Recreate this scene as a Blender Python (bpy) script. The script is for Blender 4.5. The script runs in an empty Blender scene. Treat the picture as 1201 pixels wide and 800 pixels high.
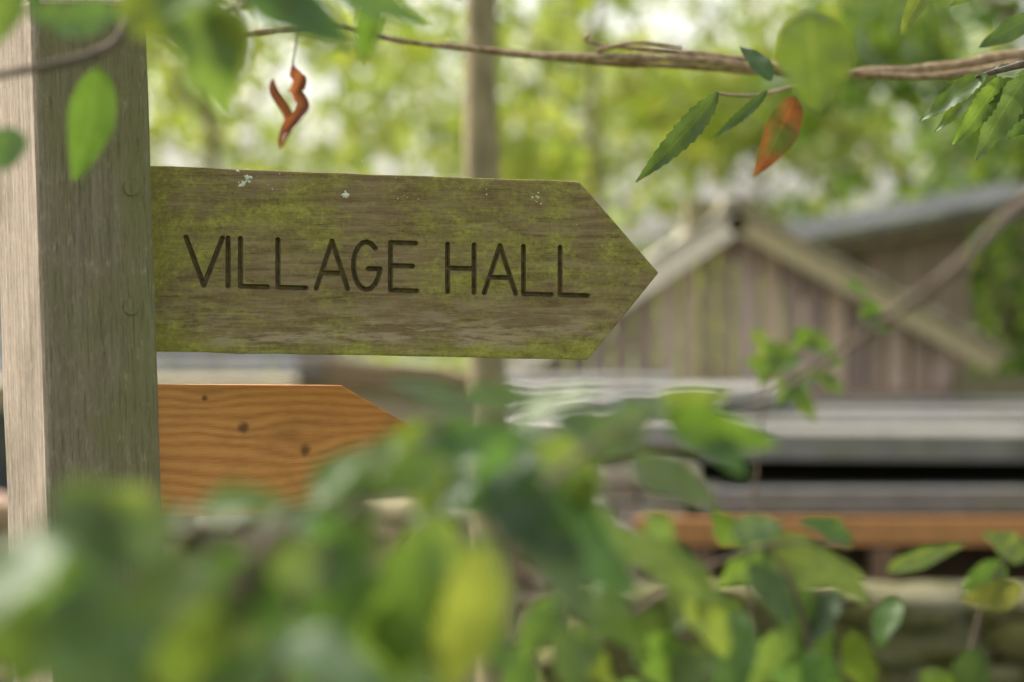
import bpy, bmesh, math, random
import numpy as np
from mathutils import Vector, Matrix, noise
random.seed(7); rng=np.random.default_rng(7)
S=bpy.context.scene
K=0.36/1201; CZ=1.7
def P(px,py,d): return Vector(((px-600.5)*K*d, d, CZ-(py-400)*K*d))
def link(o,parent=None):
    S.collection.objects.link(o)
    if parent: o.parent=parent
    return o
def empty(name,loc=(0,0,0)):
    e=bpy.data.objects.new(name,None); e.empty_display_size=.1; link(e); return e
def mesh_obj(name,verts,faces,mat=None,parent=None,smooth=False,cols=None,uvs=None):
    me=bpy.data.meshes.new(name); me.from_pydata([tuple(v) for v in verts],[],faces)
    if smooth: me.polygons.foreach_set('use_smooth',[True]*len(me.polygons))
    if cols is not None:
        a=me.color_attributes.new('Col','FLOAT_COLOR','POINT')
        c=np.ones((len(verts),4),dtype=np.float32); c[:,:3]=np.array(cols,dtype=np.float32)
        a.data.foreach_set('color',c.ravel())
    if uvs is not None:
        l=me.uv_layers.new(name='UV'); idx=np.zeros(len(me.loops),dtype=np.int32); me.loops.foreach_get('vertex_index',idx)
        l.data.foreach_set('uv',np.array(uvs,dtype=np.float32)[idx].ravel())
    if mat: me.materials.append(mat)
    me.update()
    return link(bpy.data.objects.new(name,me),parent)

# ---------------- materials
class NT:
    def __init__(s,name):
        s.m=bpy.data.materials.new(name); s.m.use_nodes=True; s.t=s.m.node_tree; s.t.nodes.clear()
        s.out=s.n('ShaderNodeOutputMaterial')
    def n(s,ty,**kw):
        x=s.t.nodes.new(ty)
        for k,v in kw.items(): setattr(x,k,v)
        return x
    def l(s,a,b): s.t.links.new(a,b)
    def val(s,sock,v):
        if hasattr(v,'is_output'): s.l(v,sock)
        else: sock.default_value=v
    def coord(s,scale=(1,1,1),out='Object',loc=(0,0,0)):
        c=s.n('ShaderNodeTexCoord'); m=s.n('ShaderNodeMapping'); m.inputs['Scale'].default_value=scale; m.inputs['Location'].default_value=loc
        s.l(c.outputs[out],m.inputs['Vector']); return m.outputs[0]
    def noise(s,vec,scale,detail=4,rough=.6,dist=0):
        x=s.n('ShaderNodeTexNoise'); x.inputs['Scale'].default_value=scale; x.inputs['Detail'].default_value=detail
        x.inputs['Roughness'].default_value=rough; x.inputs['Distortion'].default_value=dist; s.l(vec,x.inputs['Vector']); return x.outputs[0]
    def ramp(s,fac,stops):
        r=s.n('ShaderNodeValToRGB'); e=r.color_ramp.elements
        while len(e)<len(stops): e.new(.5)
        for i,(p,c) in enumerate(stops):
            e[i].position=p; e[i].color=(c,c,c,1) if not isinstance(c,tuple) else (*c,1)
        s.val(r.inputs[0],fac); return r.outputs[0]
    def mix(s,f,a,b,mode='MIX'):
        x=s.n('ShaderNodeMix',data_type='RGBA',blend_type=mode); s.val(x.inputs[0],f)
        s.val(x.inputs[6],(*a,1) if isinstance(a,tuple) else a); s.val(x.inputs[7],(*b,1) if isinstance(b,tuple) else b); return x.outputs[2]
    def math(s,op,a,b=0.,c=None):
        x=s.n('ShaderNodeMath',operation=op); s.val(x.inputs[0],a); s.val(x.inputs[1],b)
        if c is not None: s.val(x.inputs[2],c)
        return x.outputs[0]
    def bump(s,h,st,dist=.002):
        b=s.n('ShaderNodeBump'); b.inputs['Strength'].default_value=st; b.inputs['Distance'].default_value=dist; s.l(h,b.inputs['Height']); return b.outputs[0]
    def sep(s,vec):
        x=s.n('ShaderNodeSeparateXYZ'); s.l(vec,x.inputs[0]); return x.outputs
    def mr(s,v,a,b,c=0.,d=1.):
        x=s.n('ShaderNodeMapRange',interpolation_type='SMOOTHSTEP'); s.val(x.inputs[0],v)
        for i,q in enumerate((a,b,c,d)): x.inputs[i+1].default_value=q
        return x.outputs[0]
    def bsdf(s,col,rough=.85,normal=None,spec=.25):
        b=s.n('ShaderNodeBsdfPrincipled'); s.val(b.inputs['Base Color'],(*col,1) if isinstance(col,tuple) else col)
        s.val(b.inputs['Roughness'],rough); b.inputs['Specular IOR Level'].default_value=spec
        if normal: s.l(normal,b.inputs['Normal'])
        s.l(b.outputs[0],s.out.inputs[0]); return b

def mossy_sign_wood():
    t=NT('mossy_sign_wood')
    c=t.coord(); xyz=t.sep(c)
    grain=t.noise(t.coord((5,5,60)),3.0,7,.6,.5)
    fine=t.noise(t.coord((22,22,560)),2.0,5,.7)
    base=t.ramp(grain,[(.28,(.080,.050,.026)),(.45,(.150,.100,.055)),(.58,(.195,.137,.080)),(.76,(.27,.20,.13))])
    low=t.mr(xyz[2],-.075,-.025,1,0); st=t.noise(t.coord((9,9,60),loc=(3,1,2)),2.5,5,.7)
    gm=t.math('MULTIPLY',t.mr(st,.46,.62),t.math('MULTIPLY_ADD',low,.75,.12))
    base=t.mix(gm,base,(.33,.255,.18))
    big=t.noise(t.coord((1,1,1.8),loc=(.37,0,.6)),8.5,6,.62,.4)
    left=t.mr(xyz[0],-.01,.13,.20,0.); right=t.mr(xyz[0],.26,.38,0,.12)
    bot=t.mr(xyz[2],-.085,-.068,.15,0.); top=t.mr(xyz[2],.02,.078,0.,.03)
    m=t.math('ADD',big,left); m=t.math('ADD',m,right); m=t.math('ADD',m,bot); m=t.math('ADD',m,top)
    sp=t.noise(c,230,3,.75); sp2=t.noise(t.coord((1,1,1.8)),45,4,.7)
    m=t.math('ADD',m,t.math('MULTIPLY_ADD',fine,.34,-.17)); m=t.math('ADD',m,t.math('MULTIPLY_ADD',sp2,.42,-.21)); m=t.math('ADD',m,t.math('MULTIPLY_ADD',sp,.3,-.15))
    mask=t.mr(m,.45,.79,0.06,.88)
    moss=t.ramp(t.math('MULTIPLY_ADD',sp2,.6,t.math('MULTIPLY',sp,.4)),[(.3,(.125,.112,.026)),(.5,(.225,.212,.040)),(.7,(.36,.345,.085))])
    col=t.mix(mask,base,moss)
    crack=t.ramp(fine,[(.30,.30),(.44,1.)])
    col=t.mix(.75,col,crack,'MULTIPLY')
    pit=t.ramp(sp,[(.28,.5),(.42,1.)]); col=t.mix(.5,col,pit,'MULTIPLY')
    dark=t.noise(t.coord((1,1,2)),26,5,.7); col=t.mix(t.mr(dark,.54,.72,0,.4),col,(.065,.05,.026))
    h=t.math('ADD',t.math('MULTIPLY',fine,.8),t.math('MULTIPLY',sp,.5))
    t.bsdf(col,.92,t.bump(h,.6,.0015),.12); return t.m
def groove_mat():
    t=NT('groove_dark_wood'); n=t.noise(t.coord((1,1,1)),150,4,.7)
    t.bsdf(t.ramp(n,[(.3,(.055,.040,.018)),(.7,(.17,.13,.06))]),.95); return t.m
def post_wood():
    t=NT('weathered_post_wood'); c=t.coord(); xyz=t.sep(c)
    g=t.noise(t.coord((70,70,3)),2.4,7,.65,.2); f=t.noise(t.coord((330,330,14)),2.0,5,.7)
    fib=t.noise(t.coord((200,200,40)),2,4,.65)
    base=t.ramp(g,[(.3,(.13,.10,.075)),(.5,(.21,.165,.125)),(.68,(.29,.235,.185))])
    base=t.mix(t.math('MULTIPLY',t.mr(fib,.48,.68),.45),base,(.38,.32,.265))
    n2=t.noise(t.coord((1,1,.6)),10,5,.65,.4)
    fx=t.mr(xyz[0],.001,.010,0,1)
    gm=t.math('ADD',n2,t.mr(xyz[0],.0,.1,-.03,.12)); gm=t.math('ADD',gm,t.mr(xyz[2],-.1,.22,0,.10))
    base=t.mix(t.math('MULTIPLY',fx,.5),base,(.105,.090,.055))  # front face painted darker for its shaded side, with a greenish tint
    base=t.mix(t.math('MULTIPLY',t.mr(gm,.42,.68,0.,.55),fx),base,(.130,.130,.045))
    base=t.mix(.8,base,t.ramp(f,[(.30,.3),(.46,1.)]),'MULTIPLY')
    sp=t.noise(t.coord((1,1,.35)),120,4,.7); base=t.mix(t.mr(sp,.55,.72,0,.4),base,(.32,.29,.20))
    big=t.noise(c,7,5,.7); base=t.mix(t.mr(big,.48,.72,0,.4),base,(.075,.062,.042))
    t.bsdf(base,.9,t.bump(t.math('ADD',f,t.math('MULTIPLY',fib,.7)),.6,.002),.12); return t.m
def pine_wood():
    t=NT('new_pine_wood'); c=t.coord(); xyz=t.sep(c)
    w=t.noise(t.coord((3,3,6)),1.3,2,.4)
    z=t.math('MULTIPLY_ADD',w,.030,xyz[2])
    kn=None
    for (kx,kz,r,a) in [(.158,-.004,.020,.010),(.088,.018,.016,.007),(.11,-.040,.045,.016),(.045,.045,.012,.004)]:
        v=t.n('ShaderNodeVectorMath',operation='DISTANCE'); m=t.n('ShaderNodeMapping'); m.inputs['Scale'].default_value=(.35,0,1)
        t.l(c,m.inputs[0]); t.l(m.outputs[0],v.inputs[0]); v.inputs[1].default_value=(kx*.35,0,kz)
        z=t.math('ADD',z,t.mr(v.outputs['Value'],0,r*1.3,a,0))
        v2=t.n('ShaderNodeVectorMath',operation='DISTANCE'); m2=t.n('ShaderNodeMapping'); m2.inputs['Scale'].default_value=(.8,0,1)
        t.l(c,m2.inputs[0]); t.l(m2.outputs[0],v2.inputs[0]); v2.inputs[1].default_value=(kx*.8,0,kz)
        if a!=.016:
            kk=t.math('MULTIPLY_ADD',t.noise(c,130,3),.006,t.math('SUBTRACT',v2.outputs['Value'],.003))
            k=t.mr(kk,.0012,.0078 if a>.005 else .004,.85,0); kn=k if kn is None else t.math('MAXIMUM',kn,k)
    ring=t.math('SINE',t.math('MULTIPLY',z,760.))
    f=t.noise(t.coord((20,20,420)),2,5,.7); pa=t.noise(c,20,3)
    r2=t.math('MULTIPLY_ADD',f,.8,t.math('MULTIPLY_ADD',t.math('MULTIPLY',ring,pa),.26,.10))
    col=t.ramp(r2,[(.1,(.56,.27,.088)),(.5,(.45,.19,.052)),(.9,(.26,.085,.019))])
    b=t.noise(t.coord((1,1,2)),12,4,.65); col=t.mix(t.mr(b,.45,.75,0,.5),col,(.23,.10,.032))
    col=t.mix(kn,col,(.085,.032,.013))
    t.bsdf(col,.7,t.bump(f,.35,.001),.3); return t.m
def simple_noise(name,stops,scale=8,sc=(1,1,1),rough=.85,bump=.3,bd=.01,out='Object',detail=4):
    t=NT(name); n=t.noise(t.coord(sc,out),scale,detail,.65); t.bsdf(t.ramp(n,stops),rough,t.bump(n,bump,bd),.25); return t.m
def attr_mat(name,ns=6,sc=(1,1,1),amt=.6,rough=.85,bump=.4,bd=.01,moss=0):
    t=NT(name); a=t.n('ShaderNodeAttribute',attribute_name='Col'); n=t.noise(t.coord(sc),ns,4,.65)
    col=t.mix(amt,a.outputs[0],t.ramp(n,[(.3,.35),(.5,.8),(.7,1.)]),'MULTIPLY')
    if moss: 
        n3=t.noise(t.coord(),5,4,.7); col=t.mix(t.mr(n3,.45,.68,0,moss),col,(.13,.125,.045))
    t.bsdf(col,rough,t.bump(n,bump,bd),.25); return t.m
def leaf_mat(name,veins=True,trans=.42,gloss=.5):
    t=NT(name); a=t.n('ShaderNodeAttribute',attribute_name='Col'); col=a.outputs[0]
    if veins:
        uv=t.n('ShaderNodeUVMap'); q=t.sep(uv.outputs[0])
        au=t.math('ABSOLUTE',t.math('SUBTRACT',q[0],.5))
        v=t.math('FRACT',t.math('MULTIPLY',t.math('SUBTRACT',q[1],t.math('MULTIPLY',au,.45)),9.))
        side=t.mr(v,0.,.16,1.,0.); mid=t.mr(au,.01,.035,1,0)
        vein=t.math('MAXIMUM',t.math('MULTIPLY',side,.45),mid)
        n=t.noise(t.coord(),60,3)
        col=t.mix(t.mr(n,.4,.7,0,.5),col,t.mix(1.,col,(.55,.6,.5),'MULTIPLY'))
        col=t.mix(t.math('MULTIPLY',vein,.5),col,t.mix(1.,col,(1.9,1.6,1.6),'MULTIPLY'))
    b=t.bsdf(col,gloss,None,.35)
    tr=t.n('ShaderNodeBsdfTranslucent'); t.l(t.mix(1.,col,(1.7,1.55,.8),'MULTIPLY'),tr.inputs[0])
    mx=t.n('ShaderNodeMixShader'); mx.inputs[0].default_value=trans; t.l(b.outputs[0],mx.inputs[1]); t.l(tr.outputs[0],mx.inputs[2]); t.l(mx.outputs[0],t.out.inputs[0])
    return t.m
M_sign=mossy_sign_wood(); M_gr=groove_mat(); M_post=post_wood(); M_pine=pine_wood()
M_leaf=leaf_mat('leaf_surface'); M_far=leaf_mat('distant_leaf_surface',False,.5,.45)
M_bark=simple_noise('bark',[(.3,(.09,.075,.04)),(.6,(.22,.175,.10)),(.8,(.30,.25,.15))],30,(1,1,.3))
M_twig=simple_noise('twig_bark',[(.3,(.05,.037,.025)),(.7,(.13,.095,.065))],60)
M_branch=simple_noise('pale_branch_bark',[(.3,(.10,.068,.04)),(.5,(.21,.145,.085)),(.7,(.32,.235,.15))],90)
M_plank=attr_mat('shed_board_wood',9,(8,8,1),.5)
M_roofw=attr_mat('weathered_roof_wood',12,(2,2,2),.5,moss=.7)
M_stone=attr_mat('stone_surface',14,(1,1,1),.6,.9,.6,.02,moss=.35)
M_slate=attr_mat('slate_surface',9,(1,1,1),.5,.6,.3,.005,moss=.3)
M_grass=simple_noise('grass_ground',[(.3,(.04,.06,.015)),(.5,(.09,.12,.03)),(.7,(.16,.16,.06))],1.2)
M_lichen=simple_noise('lichen',[(.3,(.38,.40,.30)),(.7,(.62,.62,.52))],300)
M_dark=simple_noise('gap_shade',[(.3,(.01,.009,.007)),(.7,(.03,.025,.02))],6)  # near-black colour standing for shade, used on the gap sheet only

# ---------------- fingerpost sign
def prism(name,pts2,thick,mat,parent,bev=.0022):
    bm=bmesh.new(); f=[bm.verts.new((x,0,z)) for x,z in pts2]; b=[bm.verts.new((x,thick,z)) for x,z in pts2]
    n=len(pts2); bm.faces.new(f); bm.faces.new(b[::-1])
    for i in range(n): bm.faces.new((f[i],b[i],b[(i+1)%n],f[(i+1)%n]))
    bmesh.ops.recalc_face_normals(bm,faces=bm.faces)
    if bev: bmesh.ops.bevel(bm,geom=list(bm.edges),offset=bev,segments=2,affect='EDGES',profile=.6)
    me=bpy.data.meshes.new(name); bm.to_mesh(me); bm.free(); me.materials.append(mat)
    return link(bpy.data.objects.new(name,me),parent)
sign=empty('wooden_fingerpost_sign')
def frame(o,tip):
    u=(tip-o); u.z=0; u.normalize(); v=Vector((0,0,1)); w=u.cross(v)*-1
    if w.y<0: w=-w
    M=Matrix(((u.x,w.x,v.x,o.x),(u.y,w.y,v.y,o.y),(u.z,w.z,v.z,o.z),(0,0,0,1)))
    def to2(px,py):
        d=P(px,py,1)-Vector((0,0,CZ)); C=Vector((0,0,CZ)); s=(o-C).dot(w)/d.dot(w); q=C+d*s
        return ((q-o).dot(u),(q-o).dot(v))
    return M,to2
O1=P(185,304,2.485); M1,to1=frame(O1,P(773,320,2.485*1.051))
def edge(a,b,n,amp):
    out=[]
    for i in range(n):
        t=i/n; x=a[0]+(b[0]-a[0])*t; y=a[1]+(b[1]-a[1])*t; out.append(to1(x,y+(amp*noise.noise((x*.03,y*.1,3.3)) if i else 0)))
    return out
arm=prism('village_hall_arm',edge((120,411),(690,422),14,1.3)+edge((690,422),(773,320),1,0)+edge((773,320),(680,213),1,0)+edge((680,213),(120,192.5),14,1.3),.036,M_sign,sign,.0018)
arm.matrix_world=M1
def ly(x,t): return (334+(x-217)*13/473)-t*56
def stroke(pts): return [to1(x,ly(x,t)) for x,t in pts]
L=[]
L+= [[(218,1),(239,0)],[(239,0),(261,1)],[(267.5,1),(267.5,0)]]
for a,b in ((282,314),(326,359),(614,647),(657,690)): L+=[[(a,1),(a,0),(b,0)]]
for a,b in ((371,408),(568,605)):
    m=(a+b)/2; L+=[[(a,0),(m,1),(b,0)],[(a+7,.33),(b-7,.33)]]
L+=[[(458,1),(458,0)],[(458,1),(488,1)],[(458,.52),(484,.52)],[(458,0),(489,0)]]
L+=[[(525,1),(525,0)],[(556,1),(556,0)],[(525,.5),(556,.5)]]
g=[]
for i in range(15):
    a=math.radians(48+ i*(360-48-30)/14); g.append((430+15.5*math.cos(a),.5+.5*math.sin(a)))
g+= [(446,.44),(432,.44)]
L.append(g)
hw=.00225; gd=.0048
cv,cf=[],[]
def capsule(a,b,jit):
    a=Vector(a); b=Vector(b); d=(b-a).normalized(); n=Vector((-d.y,d.x)); k=len(cv); N=14
    for (w_,y_) in ((hw*1.65,-.004),(hw*.38,gd+jit)):
        for i in range(7):
            t=math.pi/2+math.pi*i/6; q=a+(d*math.cos(t)+n*math.sin(t))*w_; cv.append((q.x,y_,q.y))
        for i in range(7):
            t=-math.pi/2+math.pi*i/6; q=b+(d*math.cos(t)+n*math.sin(t))*w_; cv.append((q.x,y_,q.y))
    cf.append(list(range(k,k+N))); cf.append(list(range(k+2*N-1,k+N-1,-1)))
    for i in range(N): cf.append((k+i,k+N+i,k+N+(i+1)%N,k+(i+1)%N))
j=0
for s in L:
    q=stroke(s)
    for a,b in zip(q[:-1],q[1:]):
        capsule(a,b,j*.000013); j+=1
cut=mesh_obj('cutter',cv,cf,M_gr); 
bm=bmesh.new(); bm.from_mesh(cut.data); bmesh.ops.recalc_face_normals(bm,faces=bm.faces); bm.to_mesh(cut.data); bm.free()
cut.matrix_world=M1
bpy.context.view_layer.update()
md=arm.modifiers.new('b','BOOLEAN'); md.operation='DIFFERENCE'; md.solver='EXACT'; md.use_self=True; md.object=cut
dg=bpy.context.evaluated_depsgraph_get(); nm=bpy.data.meshes.new_from_object(arm.evaluated_get(dg)); arm.modifiers.clear(); arm.data=nm
bpy.data.objects.remove(cut)
nm.materials.clear(); nm.materials.append(M_sign); nm.materials.append(M_gr)
cnt=0
for p in nm.polygons:
    c=p.center
    p.material_index=0; p.use_smooth=False
    if .0003<c.y<.0068 and abs(c.z)<.045 and .015<c.x<.395: p.material_index=1; cnt+=1
print('groove faces',cnt,len(nm.polygons))
lv,lf=[],[]
def spot(px,py,r):
    x,z=to1(px,py); k=len(lv); N=9
    lv.append((x,-.0009,z))
    for i in range(N):
        rr=r*random.uniform(.4,1.3); a=2*math.pi*i/N; lv.append((x+rr*math.cos(a),-.0001,z+rr*math.sin(a)*.9))
    for i in range(N): lf.append((k,k+1+i,k+1+(i+1)%N))
for cx,cy,n,r,sp in [(290,211,10,.0024,6),(405,228,9,.0025,4),(305,207,8,.001,16),(478,229,5,.001,6),(630,232,9,.0013,3),(560,219,4,.0008,14),(455,212,5,.0008,20),(220,285,3,.0008,12),(650,300,3,.0007,30),(350,260,3,.0007,40)]:
    for _ in range(n): spot(cx+random.gauss(0,sp),cy+random.gauss(0,sp*(2 if cx==630 else .7)),r*random.uniform(.3,1.1))
lo=mesh_obj('lichen_spots',lv,lf,M_lichen,sign); lo.matrix_world=M1
O2=P(190,528,2.50); M2,to2=frame(O2,P(528,528,2.72))
arm2=prism('pine_arm',[to2(120,609),to2(405,600),to2(530,527),to2(402,452),to2(120,450)],.032,M_pine,sign,.0018); arm2.matrix_world=M2
th=math.radians(26)
o=P(46,300,2.40); w=.1017; dp=.125; ztop=.213; zb=-o.z-.3
Rm=Matrix.Translation(o)@Matrix.Rotation(math.radians(-1.9),4,'Y')@Matrix.Rotation(th,4,'Z')
bm=bmesh.new(); seg=60
rings=[]
zs=[zb+(ztop-zb)*i/seg for i in range(seg+1)]
ch=.0025
prof=[(ch,0),(w-ch,0),(w,ch),(w,dp-ch),(w-ch,dp),(ch,dp),(0,dp-ch),(0,ch)]
for z in zs: rings.append([bm.verts.new((x+.0010*noise.noise((x*9,y*9,z*13)),y+.0010*noise.noise((x*9+5,y*9,z*13)),z)) for x,y in prof])
for a,b in zip(rings[:-1],rings[1:]):
    for i in range(8): bm.faces.new((a[i],a[(i+1)%8],b[(i+1)%8],b[i]))
r2=[bm.verts.new((w/2+(x-w/2)*.93,dp/2+(y-dp/2)*.93,ztop+.004)) for x,y in prof]
for i in range(8): bm.faces.new((rings[-1][i],rings[-1][(i+1)%8],r2[(i+1)%8],r2[i]))
ap=bm.verts.new((w/2,dp/2,ztop+.03))
for i in range(8): bm.faces.new((r2[i],r2[(i+1)%8],ap))
bmesh.ops.recalc_face_normals(bm,faces=bm.faces)
me=bpy.data.meshes.new('post'); bm.to_mesh(me); bm.free(); me.materials.append(M_post)
post=link(bpy.data.objects.new('post',me),sign); post.matrix_world=Rm
for i,(x,z) in enumerate([(.083,.057),(.079,-.045)]):
    bm=bmesh.new(); bmesh.ops.create_cone(bm,cap_ends=True,segments=20,radius1=.0062,radius2=.0068,depth=.006,matrix=Matrix.Translation((x,.0016,z))@Matrix.Rotation(math.pi/2,4,'X'))
    me=bpy.data.meshes.new('dowel'); bm.to_mesh(me); bm.free(); me.materials.append(M_post)
    d=link(bpy.data.objects.new('dowel_%d'%(i+1),me),sign); d.matrix_world=Rm

# ---------------- leaf / twig builders
class Leaves:
    def __init__(s): s.v=[];s.f=[];s.c=[];s.u=[]
    def add(s,base,tip,width,col,face=None,fold=.25,curl=.15,serr=False,col2=None,rip_=.06):
        base=Vector(base); tip=Vector(tip); ax=tip-base; Ln=ax.length; ax.normalize()
        if face is None: face=Vector((random.gauss(0,.5),-1,random.gauss(.4,.5)))
        side=ax.cross(face)
        if side.length<1e-4: side=ax.orthogonal()
        side.normalize(); nr=side.cross(ax).normalized()
        if nr.dot(face)<0: nr=-nr
        n=44 if serr else 14; k0=len(s.v); ph=random.uniform(0,6)
        for i in range(n+1):
            t=i/n; pw=math.sin(math.pi*min(1,t**.78))**.85*(1-.25*t) if 0<t<1 else 0.0
            wd=width*.5*pw+.0002
            if serr: wd*=1+.16*((i%4)/3.-.5)
            ctr=base+ax*(Ln*t)+nr*(-curl*Ln*(t*t) + .02*Ln*math.sin(5*t+ph))+side*(.05*Ln*math.sin(2.5*t+ph)-.05*Ln*math.sin(ph))
            if rip_>.1: ctr+=side*(.10*Ln*math.sin(t*6+ph))
            for u in (-1,-.5,0,.5,1):
                rip=rip_*width*math.sin(t*16+ph+u*2)*abs(u)
                p=ctr+side*(wd*u)+nr*(fold*wd*abs(u)+rip)
                s.v.append(p); s.u.append((.5+u*.5,t))
                if col2: 
                    m=max(0,min(1,.5+1.3*noise.noise((t*3+ph,u,ph)))); s.c.append([a*(1-m)+b*m for a,b in zip(col,col2)])
                else: s.c.append(col)
        for i in range(n):
            for j in range(4):
                a=k0+i*5+j; s.f.append((a,a+1,a+6,a+5))
    def build(s,name,parent,mat): return mesh_obj(name,s.v,s.f,mat,parent,True,s.c,s.u)
class Tubes:
    def __init__(s): s.v=[];s.f=[]
    def add(s,pts,r0,r1,n=8,sub=5,wob=0.):
        pts=[Vector(p) for p in pts]; q=[]
        for i in range(len(pts)-1):
            a=pts[max(i-1,0)];b=pts[i];c=pts[i+1];d=pts[min(i+2,len(pts)-1)]
            for k in range(sub):
                t=k/sub; q.append(.5*((2*b)+(c-a)*t+(2*a-5*b+4*c-d)*t*t+(3*b-a-3*c+d)*t**3))
        q.append(pts[-1]); N=len(q); k0=len(s.v)
        for i,p in enumerate(q):
            tg=(q[min(i+1,N-1)]-q[max(i-1,0)]).normalized(); x=tg.cross(Vector((.13,.31,.94)) if abs(tg.z)<.9 else Vector((1,.1,0))).normalized(); y=tg.cross(x)
            r=r0+(r1-r0)*i/(N-1); 
            if wob: r*=1+wob*noise.noise(p*60)
            for j in range(n):
                a=2*math.pi*j/n; s.v.append(p+(x*math.cos(a)+y*math.sin(a))*r)
        for i in range(N-1):
            for j in range(n):
                a=k0+i*n+j; b=k0+i*n+(j+1)%n; s.f.append((a,b,b+n,a+n))
        s.f.append(tuple(range(k0+n-1,k0-1,-1))); s.f.append(tuple(range(k0+(N-1)*n,k0+N*n)))
        return q
    def build(s,name,parent,mat): return mesh_obj(name,s.v,s.f,mat,parent,True)
G1=(.066,.115,.028); G2=(.098,.150,.032); G3=(.145,.20,.038); GD=(.038,.070,.024); GB=(.066,.108,.044); RED=(.16,.045,.025); OR=(.20,.10,.035)
def vary(c,a=.25):
    k=random.uniform(1-a,1+a); return [c[0]*k*random.uniform(.85,1.2),c[1]*k,c[2]*k*random.uniform(.8,1.2)]
def pl(Lv,b,t,d,wpx,col,dd=0.,**kw):
    A=P(b[0],b[1],d); B=P(t[0],t[1],d+dd); Lv.add(A,B,wpx*K*d,vary(col,.12),**kw)

# ---------------- foreground shrub
shrub=empty('foreground_shrub'); sl=Leaves(); st=Tubes()
def nd(d): return d*.90 if d<1.5 else (d*.93 if d<1.72 else d*.90)
stems=[
 [(250,1500,1.35),(230,1000,1.3),(160,760,1.25),(120,640,1.2),(60,600,1.15)],
 [(250,1500,1.35),(300,1000,1.3),(320,800,1.3),(380,640,1.3),(470,540,1.4),(560,480,1.49)],
 [(420,1500,1.45),(450,1000,1.4),(520,790,1.4),(580,660,1.4),(640,570,1.4),(700,520,1.45),(760,490,1.49)],
 [(420,1500,1.49),(480,900,1.6),(545,775,1.7),(640,748,1.75),(720,735,1.8),(800,680,1.85),(900,640,1.9),(1000,640,1.9)],
 [(1050,1500,1.9),(1000,1000,1.9),(960,800,1.9),(930,690,1.9),(900,640,1.9)],
 [(1050,1500,1.9),(1120,900,2.0),(1150,720,2.0),(1190,640,2.0)],
 [(300,1000,1.3),(270,760,1.2),(290,660,1.2),(340,610,1.25)],
]
for s_ in stems: st.add([P(a,b,nd(c)) for a,b,c in s_],.0036,.001,wob=.15)
st.add([P(280,700,1.08),P(305,650,1.08),P(345,605,1.08)],.007,.004)
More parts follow.
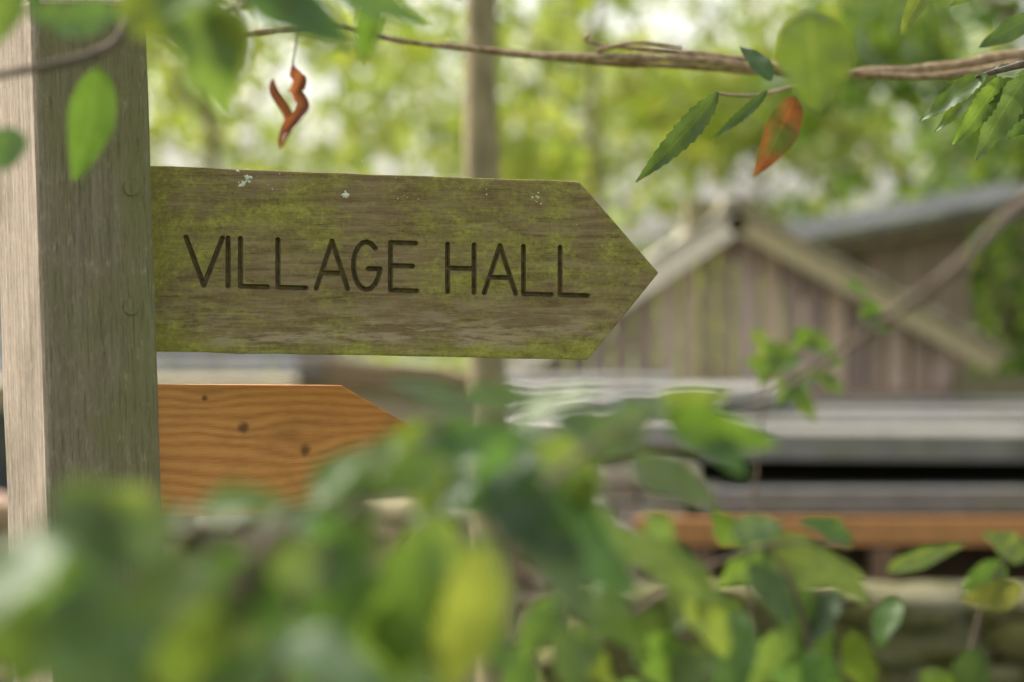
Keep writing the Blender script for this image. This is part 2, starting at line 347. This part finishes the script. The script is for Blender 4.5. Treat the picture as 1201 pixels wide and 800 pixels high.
LF=[
 ((130,590),(10,800),1.15,130,G1),((150,630),(290,730),1.2,95,GB),((70,620),(-30,740),1.1,110,G1),((120,680),(90,860),1.1,150,GB),
 ((230,600),(110,640),1.2,60,G1),((190,700),(250,860),1.15,120,G1),((0,740),(60,690),1.2,60,G3),((230,600),(340,575),1.3,50,G1),((180,580),(90,610),1.2,60,GB),
 ((60,600),(200,650),1.15,90,GB),((0,650),(110,720),1.1,90,G1),((230,650),(170,760),1.15,90,G2),((40,720),(-20,820),1.1,100,G1),((250,640),(330,760),1.2,80,G1),
 ((400,600),(345,830),1.3,95,G1),((430,590),(400,720),1.35,70,G2),((500,620),(455,840),1.3,95,G2),((570,640),(520,850),1.3,90,G3),((480,620),(560,660),1.35,60,G3),
 ((300,760),(220,840),1.25,90,GB),((560,620),(580,740),1.4,45,G3),((340,700),(300,820),1.3,70,G1),((490,600),(530,560),1.4,50,G3),
 ((415,600),(435,690),1.35,28,OR),((300,620),(420,590),1.35,46,G1),
 ((585,560),(748,720),1.45,96,GD),((640,555),(760,640),1.49,50,G1),((570,560),(690,640),1.4,80,GD),((600,590),(700,730),1.4,80,GB),
 ((360,590),(430,520),1.35,50,G1),((420,570),(500,500),1.4,50,G2),((480,520),(640,500),1.45,54,G1),((560,480),(450,450),1.49,44,GB),((590,500),(520,560),1.49,56,G1),
 ((600,500),(700,450),1.49,52,G1),((640,560),(600,500),1.49,50,GD),((690,540),(770,455),1.49,50,GB),((560,560),(470,600),1.4,56,GB),((530,500),(440,540),1.45,46,G1),
 ((780,485),(908,530),1.55,56,G2),((760,480),(860,455),1.6,42,G2),((700,500),(790,475),1.55,46,GB),((740,540),(835,590),1.6,56,GB),((650,490),(760,520),1.5,46,GB),
 ((480,560),(600,590),1.42,58,GB),((540,470),(640,455),1.5,44,G1),((600,520),(560,590),1.42,56,G1),((440,560),(380,610),1.35,54,G1),((470,520),(400,585),1.38,56,G1),((520,540),(430,590),1.35,56,G2),
 ((620,520),(720,570),1.45,56,G2),((700,560),(650,600),1.45,50,G1),((820,500),(870,560),1.55,40,G1),
 ((400,640),(330,700),1.3,60,GB),((60,580),(190,610),1.15,60,G1),((340,620),(290,700),1.25,60,G1),((520,700),(600,800),1.35,66,G2),((440,700),(480,800),1.3,70,G2),
 ((880,640),(1020,672),1.95,66,GB),((870,640),(830,600),1.95,38,G1),((900,640),(850,690),1.95,48,G2),((1040,670),(1135,645),2.0,26,G2),((1000,640),(940,610),1.95,38,G1),
 ((1205,655),(1155,625),2.0,40,G2),((1200,690),(1130,712),2.0,40,(.10,.10,.03)),((1180,660),(1130,700),2.0,36,G1),
 ((750,640),(860,700),1.7,58,G3),((800,680),(850,780),1.75,56,G2),((720,620),(830,690),1.65,40,G3),((780,660),(720,630),1.75,44,G3),((760,600),(800,660),1.7,44,G1),
 ((930,690),(975,810),1.9,66,G1),((990,700),(900,770),1.9,50,GD),((1000,740),(1025,830),1.9,52,G2),((860,630),(920,600),1.85,40,GB),
 ((660,745),(730,800),1.75,50,G2),((700,740),(650,790),1.75,48,G2),((840,700),(880,770),1.85,46,G1),((870,720),(840,830),1.8,54,G1),((620,760),(590,850),1.7,54,G2),
 ((760,740),(800,830),1.75,58,G2),((1050,700),(1035,760),2.0,36,G1),((690,690),(760,760),1.7,50,G1),((780,710),(740,790),1.7,50,GD),((910,740),(880,830),1.8,50,G1),
 ((960,640),(1010,720),1.85,44,GB),((880,660),(930,740),1.8,48,GD),((820,660),(780,740),1.7,54,GB),((1150,760),(1110,840),1.9,50,GD),((1080,790),(1150,850),1.9,50,G1),
 ((650,700),(620,780),1.6,50,G1),((830,760),(790,820),1.7,54,G1),((940,770),(1000,820),1.8,50,G1),
]
for b,t,d,wp,c in LF:
    pl(sl,b,t,nd(d),wp*1.05,c,dd=random.uniform(-.03,.03),curl=random.uniform(.05,.25),fold=random.uniform(.1,.35),face=Vector((random.gauss(0,.35),-1,random.gauss(.3,.4))))
for _ in range(95):
    x=random.uniform(-60,570) if random.random()<.6 else random.uniform(600,1010); y=random.uniform(660,1000) if x<570 else random.uniform(725,1100)
    d=random.uniform(1.02,1.35) if x<570 else random.uniform(1.45,1.85); a=random.uniform(-1.3,1.3); ln=random.uniform(80,150)*1.25/d
    if x<330: y-=20
    pl(sl,(x,y),(x+math.sin(a)*ln,y+math.cos(a)*ln),d,ln*.5,random.choice([G1,G2,GB,G1]),dd=random.uniform(-.04,.04))
st.build('stems',shrub,M_twig); sl.build('leaves',shrub,M_leaf)

# ---------------- overhanging cherry tree (trunk stands right of the frame)
ch_=empty('cherry_tree'); cl=Leaves(); ct=Tubes(); cd=Tubes()
cd.add([(1.25,3.3,-.1),(1.2,3.3,1.0),(1.12,3.25,1.9),(1.0,3.2,2.6),(.95,3.2,3.4)],.07,.035,12)
B=[P(1480,20,3.15),P(1330,55,3.15),P(1201,64,3.15),P(1100,80,3.15),P(1000,86,3.15),P(900,82,3.15),P(840,72,3.15),P(760,68,3.15),P(640,66,3.15),P(560,58,3.15),P(470,48,3.1),P(380,30,3.05),P(260,45,2.95)]
ct.add([Vector((1.1,3.25,2.1))]+B,.0088,.0026,wob=.6)
ct.add([P(1201,74,3.12),P(1090,90,3.12),P(960,82,3.12),P(850,66,3.16),P(700,52,3.16),P(690,40,3.16)],.0055,.002,wob=.5)
ct.add([P(900,86,3.15),P(800,78,3.16),P(700,74,3.16),P(600,62,3.15),P(520,50,3.15)],.004,.0015,wob=.5)
ct.add([P(960,92,3.1),P(900,110,3.05),P(860,112,2.9),P(838,108,2.8)],.0022,.0013)
ct.add([P(700,60,3.15),P(745,50,3.15),P(800,56,3.15)],.0035,.002,wob=.5)
cd.add([Vector((1.12,3.25,1.95)),P(1500,60,2.6),P(1320,150,1.7),P(1200,238,1.46),P(1120,315,1.42),P(1000,402,1.42),P(930,448,1.43),P(880,475,1.46)],.0055,.0009,wob=.3)
cd.add([Vector((1.1,3.2,2.1)),P(1400,10,2.7),P(1260,60,2.6),P(1190,78,2.55),P(1145,90,2.5)],.008,.0015)
cd.add([Vector((1.0,3.2,2.6)),P(1300,-120,2.6),P(1100,-60,2.4),P(900,-50,2.2),P(500,-60,2.0),P(200,-30,1.8),P(130,55,1.75),P(0,88,1.7),P(-120,110,1.7)],.010,.0014)
cd.add([P(200,-30,1.8),P(230,20,1.8),P(330,-10,1.75),P(440,-10,1.8)],.003,.0015)
CL=[((118,78),(76,214),1.8,62,G1),((18,150),(-5,200),1.6,52,G1),((215,-15),(285,132),1.35,100,G2),((280,-20),(420,55),1.4,74,G1),((150,-20),(215,40),1.35,90,G2),
 ((440,-5),(424,76),1.7,34,G1),((300,-30),(360,20),1.4,64,G3),((20,-20),(-5,60),1.5,50,G1),((380,-20),(500,30),1.5,54,G2),((60,30),(150,10),1.6,50,G1),((330,-10),(390,45),1.4,54,G2),
 ((950,14),(955,136),1.72,108,G1),((905,95),(868,50),2.9,26,GD),((225,-25),(190,25),1.35,80,G2),((250,10),(290,90),1.35,74,G2),((95,25),(30,5),1.5,40,G1),((180,-10),(240,80),1.38,66,G3),
 ((1090,-20),(1062,44),2.45,24,G2),((1190,-30),(1120,10),2.4,22,G2),((1210,20),(1150,50),2.3,30,GD)]
for b,t,d,wp,c in CL: pl(cl,b,t,d,wp,c,dd=random.uniform(-.02,.02),curl=.1,face=Vector((random.gauss(0,.25),-1,random.gauss(.2,.25))))
SH=[((842,108),(752,222),2.66,32,GD),((900,106),(835,168),2.8,14,GD),((1160,88),(1072,134),2.5,28,G1),((1175,90),(1112,168),2.5,30,G2),((1205,88),(1136,186),2.5,42,GB),((1215,95),(1160,150),2.52,42,GD),
 ((1170,88),(1090,150),2.56,24,G1),((1230,110),(1190,170),2.6,32,GD),((1210,80),(1150,80),2.6,26,GD),((1190,92),(1125,150),2.58,30,GD)]
for b,t,d,wp,c in SH: pl(cl,b,t,d,wp,c,dd=.03,serr=True,curl=.08,face=Vector((.4,-1,.5)),fold=.3)
pl(cl,(934,112),(882,206),2.98,46,(.050,.062,.020),col2=(.11,.038,.018),curl=.2)
DR=(.085,.030,.020)
pl(cl,(345,74),(346,126),2.15,20,DR,col2=(.17,.062,.03),fold=1.2,curl=.3,dd=.02,rip_=.25)
pl(cl,(352,104),(336,177),2.15,18,DR,col2=(.14,.050,.025),fold=1.0,curl=-.3,rip_=.2)
pl(cl,(328,92),(329,172),2.16,15,DR,col2=(.15,.060,.03),fold=.9,curl=.3,rip_=.2)
cd.add([P(345,-40,2.1),P(350,30,2.13),P(343,76,2.15)],.0009,.0006)
for _ in range(120):
    x=random.uniform(-300,1900); y=random.uniform(-420,-90) if x<1350 else random.uniform(-420,300); d=random.uniform(1.7,3.4)
    a=random.uniform(-1.,1.); ln=random.uniform(.05,.09)/(K*d)
    pl(cl,(x,y),(x+math.sin(a)*ln,y+math.cos(a)*ln),d,ln*.4,random.choice([G1,G2,GD]))
cd.build('trunk',ch_,M_twig); ct.build('branches',ch_,M_branch); cl.build('leaves',ch_,M_leaf)
e=empty('elder_sapling'); ts=Tubes(); ls=Leaves()
ts.add([P(885,1000,5.2),P(880,700,5.2),P(890,520,5.2),P(905,440,5.2),P(930,395,5.2)],.004,.0015)
for k in range(20):
    x=905+random.gauss(8,26); y=random.uniform(385,458); a=random.uniform(0,6.28); ln=random.uniform(28,46)
    pl(ls,(x,y),(x+math.cos(a)*ln,y+abs(math.sin(a))*ln),5.2+random.uniform(-.1,.1),ln*.55,random.choice([G1,G2,G1]))
for k in range(4):
    x=1000+random.gauss(0,12); y=355+random.gauss(0,10); pl(ls,(x,y),(x+30,y+18),5.2,16,G1)
ts.add([P(910,450,5.2),P(960,390,5.2),P(1010,350,5.2)],.002,.001)
ts.build('stem',e,M_twig); ls.build('leaves',e,M_leaf)

# ---------------- buildings
class Boxes:
    def __init__(s): s.v=[];s.f=[];s.c=[]
    def quadprism(s,a,b,c,d,off,col):
        k=len(s.v); off=Vector(off)
        for p in (a,b,c,d): s.v.append(Vector(p))
        for p in (a,b,c,d): s.v.append(Vector(p)+off)
        s.c+= [col]*8
        s.f+=[(k,k+1,k+2,k+3),(k+7,k+6,k+5,k+4),(k,k+4,k+5,k+1),(k+1,k+5,k+6,k+2),(k+2,k+6,k+7,k+3),(k+3,k+7,k+4,k)]
    def box(s,x0,x1,y0,y1,z0,z1,col): s.quadprism((x0,y0,z0),(x1,y0,z0),(x1,y0,z1),(x0,y0,z1),(0,y1-y0,0),col)
    def build(s,name,parent,mat):
        o=mesh_obj(name,s.v,s.f,mat,parent,False,s.c)
        bm=bmesh.new(); bm.from_mesh(o.data); bmesh.ops.recalc_face_normals(bm,faces=bm.faces); bm.to_mesh(o.data); bm.free(); return o
shed=empty('gabled_timber_shed'); D=9.
apex=P(860,247,D); le=P(572,436,D); re=P(1170,416,D)
bd=Boxes(); x=P(610,0,D).x; xe=P(1118,0,D).x
def roofz(x): 
    if x<apex.x: t=(x-le.x)/(apex.x-le.x); return le.z+(apex.z-le.z)*t
    t=(x-apex.x)/(re.x-apex.x); return apex.z+(re.z-apex.z)*t
while x<xe:
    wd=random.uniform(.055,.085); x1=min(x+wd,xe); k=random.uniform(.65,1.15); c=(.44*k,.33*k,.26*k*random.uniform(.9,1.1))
    y=D+random.uniform(0,.018)
    bd.quadprism((x+.006,y,0),(x1-.006,y,0),(x1-.006,y,roofz(x1)-.03),(x+.006,y,roofz(x)-.03),(0,.03,0),c); x=x1
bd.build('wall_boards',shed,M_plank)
fr=Boxes(); dep=2.4
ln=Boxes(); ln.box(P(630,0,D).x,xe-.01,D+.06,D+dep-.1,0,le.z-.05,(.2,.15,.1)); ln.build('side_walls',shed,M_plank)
def slope(bx,a,b,y0,y1,th,col):
    n=Vector((-(b.z-a.z),0,b.x-a.x)).normalized(); 
    if n.z<0:n=-n
    bx.quadprism((a.x,y0,a.z),(b.x,y0,b.z),(b.x,y1,b.z),(a.x,y1,a.z),n*th,col)
slope(fr,apex,re,D-.10,D-.06,-.066,(.36,.30,.17)); slope(fr,le,apex,D-.10,D-.06,-.07,(.66,.58,.46))  # left rake coloured much paler as if sunlit, right one kept darker
fr.box(P(620,0,D).x,P(1116,0,D).x,D-.05,D-.01,P(0,478,D).z,P(0,456,D).z,(.30,.20,.13))
fr.box(P(1117,0,D).x,P(1215,0,D).x,D-.12,D-.02,P(0,480,D).z,P(0,440,D).z,(.16,.14,.07))
fr.build('barge_boards',shed,M_plank)
rf=Boxes(); 
for i in range(9):
    for sd in (0,1):
        for k in range(8):
            t0=k/8;t1=(k+1)/8+.02; e=re if sd else le; a=apex.lerp(e,t0); b=apex.lerp(e,t1); a.z+=.012
            y0=D-.12+i*.28; g_=random.uniform(.7,1.1); c=(.50*g_,.45*g_,.37*g_) if not sd else (.30*g_,.26*g_,.18*g_)  # left slope tiles paler: sunlight put into their colour
            if sd==0: a,b=b,a
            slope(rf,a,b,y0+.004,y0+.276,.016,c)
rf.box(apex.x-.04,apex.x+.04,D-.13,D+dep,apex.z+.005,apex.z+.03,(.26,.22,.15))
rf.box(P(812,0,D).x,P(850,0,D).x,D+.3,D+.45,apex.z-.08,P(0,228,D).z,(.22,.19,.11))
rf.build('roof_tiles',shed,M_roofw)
sh2=empty('slate_roofed_outbuilding'); b2=Boxes(); D2=10.6
x=P(975,0,D2).x; xe2=P(1138,0,D2).x
while x<xe2:
    k=random.uniform(.6,1.1); x1=min(x+.12,xe2); b2.box(x+.003,x1-.003,D2,D2+.03,0,P(0,290-(x/(K*D2)+600-975)*.19,D2).z,(.27*k,.20*k,.135*k)); x=x1
b2.box(P(978,0,D2).x,xe2-.01,D2+.05,D2+2,0,P(0,300,D2).z,(.12,.09,.06)); b2.build('boarded_walls',sh2,M_plank)
r2_=Boxes()
for r in range(5):
    for c_ in range(9):
        xa=930+c_*36; xb=xa+35
        def pp(xx,r_): 
            q=P(xx,284-(xx-930)*.19,D2-.2); q.y+=r_*.34; q.z+=r_*.022; return q
        k=random.uniform(.6,1.2); a,b,c,d=pp(xa,r),pp(xb,r),pp(xb,r+1.1),pp(xa,r+1.1)
        a.z+=.012;b.z+=.012
        r2_.quadprism(a,b,c,d,(0,0,-.02),(.14*k,.142*k,.14*k))
r2_.build('slate_roof',sh2,M_slate)
fb=Boxes(); a=P(930,288,D2-.17);b=P(1250,227,D2-.17); fb.quadprism(a,b,b+Vector((0,0,-.05)),a+Vector((0,0,-.05)),(0,.03,0),(.13,.10,.065)); fb.build('fascia',sh2,M_plank)
ws=empty('low_lean_to_shed'); sb=Boxes(); DF=7.6
for r in range(4):
    x=P(590,0,DF).x
    while x<P(1330,0,DF).x:
        lf_=x<P(790,0,DF).x
        wd=random.uniform(.16,.4) if lf_ else random.uniform(.5,1.1); k=random.uniform(.75,1.05); warm=1.7 if lf_ else 1
        y0=DF+r*.34; z0=P(0,515 if lf_ else 528,DF).z + (r*.024)+random.uniform(-.006,.006)
        if lf_ and r: z0=P(0,505,DF).z+r*.03
        x1=x+wd-.006; th_=random.uniform(.04,.055) if r==0 else .03; zt=z0+.04; yj=random.uniform(-.02,.02) if r==0 else 0
        sb.quadprism((x,y0+yj,zt),(x1,y0+yj,zt+random.uniform(-.006,.006)),(x1,y0+.42,zt+.012),(x,y0+.42,zt+.012),(0,0,-th_-.02),(.165*k*warm,.157*k*warm,.14*k*warm)); x+=wd
x=P(820,0,DF).x
while x<P(1330,0,DF).x:
    wd=random.uniform(.5,1.1);k=random.uniform(.75,1.05); z0=P(0,602,DF-.1).z+random.uniform(-.005,.005)
    sb.box(x,x+wd-.006,DF-.15-random.uniform(0,.02),DF+.5,z0,z0+random.uniform(.06,.072),(.20*k,.19*k,.175*k)); x+=wd
for zz in range(12):
    z0=.72+zz*.055
    x=P(600,0,DF).x+random.uniform(0,.05)
    while x<P(790,0,DF).x and z0<P(0,520,DF).z:
        wd=random.uniform(.1,.24); k=random.uniform(.7,1.2); sb.box(x,x+wd-.008,DF-.02-random.uniform(0,.05),DF+.3,z0,z0+.048,(.36*k,.31*k,.25*k)); x+=wd
sb.build('roof_slabs',ws,M_stone)
wb=Boxes()
wb.box(P(742,0,DF).x,P(1330,0,DF).x,DF-.23,DF-.16,P(0,632,DF).z,P(0,602,DF).z,(.40,.195,.07))
wb.build('timber_beam',ws,M_plank)
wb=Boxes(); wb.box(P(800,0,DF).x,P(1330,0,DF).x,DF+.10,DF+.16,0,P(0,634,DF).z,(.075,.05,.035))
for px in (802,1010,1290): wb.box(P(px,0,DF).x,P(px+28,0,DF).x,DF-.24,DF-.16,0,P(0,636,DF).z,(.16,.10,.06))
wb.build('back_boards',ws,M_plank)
wb=Boxes(); wb.box(P(790,0,DF).x,P(1330,0,DF).x,DF+.55,DF+.6,P(0,640,DF).z,P(0,545,DF).z,(.03,.025,.02)); wb.build('shade_panel',ws,M_dark)  # added dark sheet: paints the shade in the gap under the slabs

cot=empty('stone_cottage'); cb=Boxes(); DC=13.
cb.box(P(-150,0,DC).x,P(600,0,DC).x,DC,DC+3,0,P(0,452,DC).z,(.42,.35,.26))
cb.build('walls',cot,M_stone)
cr=Boxes()
for r in range(8):
    x=P(-170,0,DC).x
    while x<P(350+r*8,0,DC).x:
        wd=.24; k=random.uniform(.5,1.3); y0=DC-.15+r*.2; z0=P(0,446,DC-.15).z+r*.11
        cr.quadprism((x,y0,z0+.02),(x+wd-.01,y0,z0+.02),(x+wd-.01,y0+.21,z0+.117),(x,y0+.21,z0+.117),(0,0,.02),(.070*k,.070*k,.070*k)); x+=wd
cr.build('slate_roof',cot,M_slate)
cg=Boxes(); z=P(0,450,DC).z; xr=P(610,0,DC).x
cg.quadprism((P(350,0,DC).x,DC-.1,z),(xr+.1,DC-.1,z-.05),(xr+.1,DC-.1,z+.0),(P(350,0,DC).x,DC-.1,z+.13),(0,1.5,0),(.20,.14,.08)); cg.build('porch_roof',cot,M_plank)
cw=Boxes()
for px in (-60,120,300):
    cw.box(P(px,0,DC).x,P(px+110,0,DC).x,DC-.03,DC+.02,.8,P(0,480,DC).z,(.03,.035,.04))
cw.build('windows',cot,M_slate)

def mossmat(name,amt,mc,spk):
    t=NT(name); a=t.n('ShaderNodeAttribute',attribute_name='Col'); n=t.noise(t.coord(),9,5,.7); n2=t.noise(t.coord(),40,4,.7)
    col=t.mix(t.mr(n,.36,.56,0.3,amt),a.outputs[0],mc); col=t.mix(t.mr(n2,.58,.7,0,.5),col,spk); t.bsdf(col,.95,t.bump(n2,.6,.02),.15); return t.m
M_moss=mossmat('mossy_stone',.92,(.080,.076,.022),(.24,.21,.13)); M_pale=mossmat('pale_stone',.3,(.12,.11,.05),(.34,.30,.2))
def stone_wall(name,x0,x1,y,ztop,thick,cols,mat):
    e=empty(name); v=[];f=[];c=[]
    z=0.0
    while z<ztop-.02:
        h=min(random.uniform(.07,.13),ztop-z+.02); x=x0+random.uniform(-.1,0)
        while x<x1:
            wd=random.uniform(.12,.34); cx,cz=x+wd/2,z+h/2; k0=len(v); col=vary(random.choice(cols),.3); seed=random.uniform(0,99)
            bmm=bmesh.new(); bmesh.ops.create_cube(bmm,size=1); bmesh.ops.subdivide_edges(bmm,edges=bmm.edges,cuts=2,use_grid_fill=True)
            for q in bmm.verts:
                p=q.co.copy(); s_=p.normalized()*.62; p=p.lerp(s_,.2)
                p+=Vector([noise.noise(p*2.5+Vector((seed,i*7,0)))*.22 for i in range(3)])
                v.append(Vector((cx+p.x*wd*1.1,y+thick/2+p.y*(thick+.05),cz+p.z*h*1.25))); c.append(col)
            for ff in bmm.faces: f.append([k0+w_.index for w_ in ff.verts])
            bmm.free(); x+=wd
        z+=h
    mesh_obj('stones',v,f,mat,e,True,c); return e
stone_wall('dry_stone_wall',P(690,0,6.4).x,2.6,6.4,P(0,712,6.4).z,.35,[(.13,.105,.065),(.11,.095,.045),(.17,.145,.09)],M_moss)
stone_wall('pale_garden_wall',-2.6,P(690,0,6.9).x,6.9,P(0,600,6.9).z,.3,[(.32,.24,.19),(.36,.28,.22),(.27,.20,.15)],M_pale)

# ---------------- trees
def foliage(name,clumps,per,size,cols,parent,flat=1.):
    N=sum(per for _ in clumps); cs=np.repeat(np.array([c[:3] for c in clumps]),per,0); rs=np.repeat(np.array([c[3] for c in clumps]),per)
    g=rng.normal(size=(N,3)); g/=np.linalg.norm(g,axis=1)[:,None]+1e-9; g*= (rng.random(N)**.5)[:,None]; g[:,2]*=.75
    ctr=cs+g*rs[:,None]
    a=rng.normal(size=(N,3)); a[:,2]-=.5; a/=np.linalg.norm(a,axis=1)[:,None]; b=np.cross(a,rng.normal(size=(N,3))); b/=np.linalg.norm(b,axis=1)[:,None]
    L_=(size*rng.uniform(.6,1.3,N))[:,None]
    V=np.stack([ctr-a*L_/2,ctr+b*L_*.28,ctr+a*L_/2,ctr-b*L_*.28],1).reshape(-1,3)
    F=np.arange(N*4).reshape(-1,4)
    pal=np.array(cols); ci=pal[rng.integers(0,len(pal),N)]*rng.uniform(.7,1.3,(N,1)); C=np.repeat(ci,4,0)
    me=bpy.data.meshes.new(name); me.vertices.add(N*4); me.vertices.foreach_set('co',V.ravel()); me.loops.add(N*4); me.loops.foreach_set('vertex_index',F.ravel().astype(np.int32))
    me.polygons.add(N); me.polygons.foreach_set('loop_start',(np.arange(N)*4).astype(np.int32)); me.polygons.foreach_set('loop_total',np.full(N,4,dtype=np.int32))
    me.update(calc_edges=True)
    at=me.color_attributes.new('Col','FLOAT_COLOR','POINT'); c4=np.ones((N*4,4),dtype=np.float32); c4[:,:3]=C; at.data.foreach_set('color',c4.ravel())
    me.materials.append(M_far); return link(bpy.data.objects.new(name,me),parent)
def tree(name,x,y,tr,h,zc,rx,rz,ncl,per,size,cols,cr=.5):
    e=empty(name,(0,0,0)); T=Tubes(); top=Vector((x+random.uniform(-.2,.2),y,h*.8))
    T.add([(x,y,-.1),(x+.03,y,h*.25),(x-.04,y,h*.5),top],tr,tr*.3,10)
    cl_=[]
    for i in range(ncl):
        u=rng.normal(size=3); u/=np.linalg.norm(u); r=rng.random()**.4
        c=Vector((x+u[0]*rx*r,y+u[1]*rx*r,zc+u[2]*rz*r)); cl_.append((*c,cr*random.uniform(.6,1.3)))
        if i%2==0:
            z0=max(h*.2,min(h*.75,c.z-.5*abs(c.x-x)-.3)); s0=Vector((x,y,z0)); m=s0.lerp(c,.5)+Vector((0,0,-.1)); T.add([s0,m,c],tr*.3,tr*.06,6,3)
    T.build('trunk_and_limbs',e,M_bark); foliage('crown',cl_,per,size,cols,e); return e
YG=[(.19,.25,.045),(.16,.23,.04),(.24,.27,.06)]; MG=[(.09,.15,.022),(.12,.18,.03)]; DG=[(.035,.075,.015),(.05,.10,.02)]
e=empty('young_ash_tree'); T=Tubes(); xt=P(567,0,6).x
T.add([(P(585,0,6).x,6,-.1),(P(578,0,6).x,6,1.2),(P(566,0,6).x,6,2.0),(P(566,0,6).x,6,2.5),(xt+.05,6,3.6),(xt,6,4.6)],.046,.025,12,6,.1)
cls=[]
for i in range(20):
    c=Vector((xt+random.gauss(0,.7),6+random.gauss(0,.7),random.uniform(3.0,5.2))); cls.append((*c,.35)); T.add([(xt,6,min(c.z-.25,4.5)),c],.012,.004,6,2)
T.build('trunk_and_limbs',e,M_bark); foliage('crown',cls,50,.09,MG,e)
tree('birch_tree',-2.0,19,.06,7.5,4.0,2.2,2.4,52,75,.15,YG,.55)
tree('birch_tree',.7,23,.06,7.5,3.9,2.2,2.2,46,75,.16,YG,.55)
tree('birch_tree',2.2,25,.06,7.5,3.8,1.9,2.2,44,75,.17,YG,.55)
tree('birch_tree',-4.6,24,.08,8,4.6,2.8,2.8,44,75,.16,YG,.55)
tree('oak_tree',3.3,17,.16,7.5,4.0,1.9,2.6,85,130,.13,MG+DG)
tree('oak_tree',5.6,22,.2,9,4.6,3.0,3.4,70,130,.15,DG+MG)
tree('holly_tree',2.35,13.2,.07,3.4,2.0,.7,1.0,42,130,.08,DG+MG,.3)
def mass(name,x0,x1,y,z1,n,per,size,cols,cr=.7,dy=1.5):
    cl_=[(random.uniform(x0,x1),y+random.uniform(-dy,dy),random.uniform(.2,z1)*1.,cr*random.uniform(.6,1.2)) for _ in range(n)]
    return foliage(name,cl_,per,size,cols,None)
mass('hedge',-9,9,27,1.7,100,100,.17,YG,.7)
mass('distant_tree_line',-22,22,48,7.0,165,110,.42,[(.17,.22,.06),(.21,.25,.09)],1.7,4)
R=400
bm=bmesh.new(); bmesh.ops.create_grid(bm,x_segments=60,y_segments=60,size=R)
me=bpy.data.meshes.new('ground'); bm.to_mesh(me); bm.free(); me.materials.append(M_grass); link(bpy.data.objects.new('ground',me))

# ---------------- light, world, camera
el=math.radians(42); sd=Vector((-.80,.42,0)).normalized(); to_sun=Vector((sd.x*math.cos(el),sd.y*math.cos(el),math.sin(el)))
W=bpy.data.worlds.new('World'); S.world=W; W.use_nodes=True; nt=W.node_tree; bg=nt.nodes['Background']
sk=nt.nodes.new('ShaderNodeTexSky'); sk.sky_type='NISHITA'; sk.sun_disc=False; sk.sun_elevation=el; sk.sun_rotation=math.atan2(to_sun.x,to_sun.y); sk.dust_density=6; sk.air_density=1.5; sk.ozone_density=1
hs=nt.nodes.new('ShaderNodeHueSaturation'); hs.inputs['Saturation'].default_value=.3; hs.inputs['Value'].default_value=3.1
nt.links.new(sk.outputs[0],hs.inputs['Color']); nt.links.new(hs.outputs[0],bg.inputs[0]); bg.inputs[1].default_value=.15
sl_=bpy.data.lights.new('sun','SUN'); sl_.energy=3.8; sl_.angle=math.radians(.6); sl_.color=(1,.93,.82); so=link(bpy.data.objects.new('sun',sl_)); so.rotation_euler=to_sun.to_track_quat('Z','Y').to_euler()
cam=bpy.data.cameras.new('camera'); cam.lens=100; cam.sensor_width=36; cam.clip_end=2000; cam.clip_start=.05
cam.dof.use_dof=True; cam.dof.focus_distance=2.53; cam.dof.aperture_fstop=4.4
co=link(bpy.data.objects.new('camera',cam)); co.location=(0,0,CZ); co.rotation_euler=(math.pi/2,0,0); S.camera=co
S.view_settings.view_transform='Standard'; S.view_settings.look='None'; S.view_settings.exposure=0
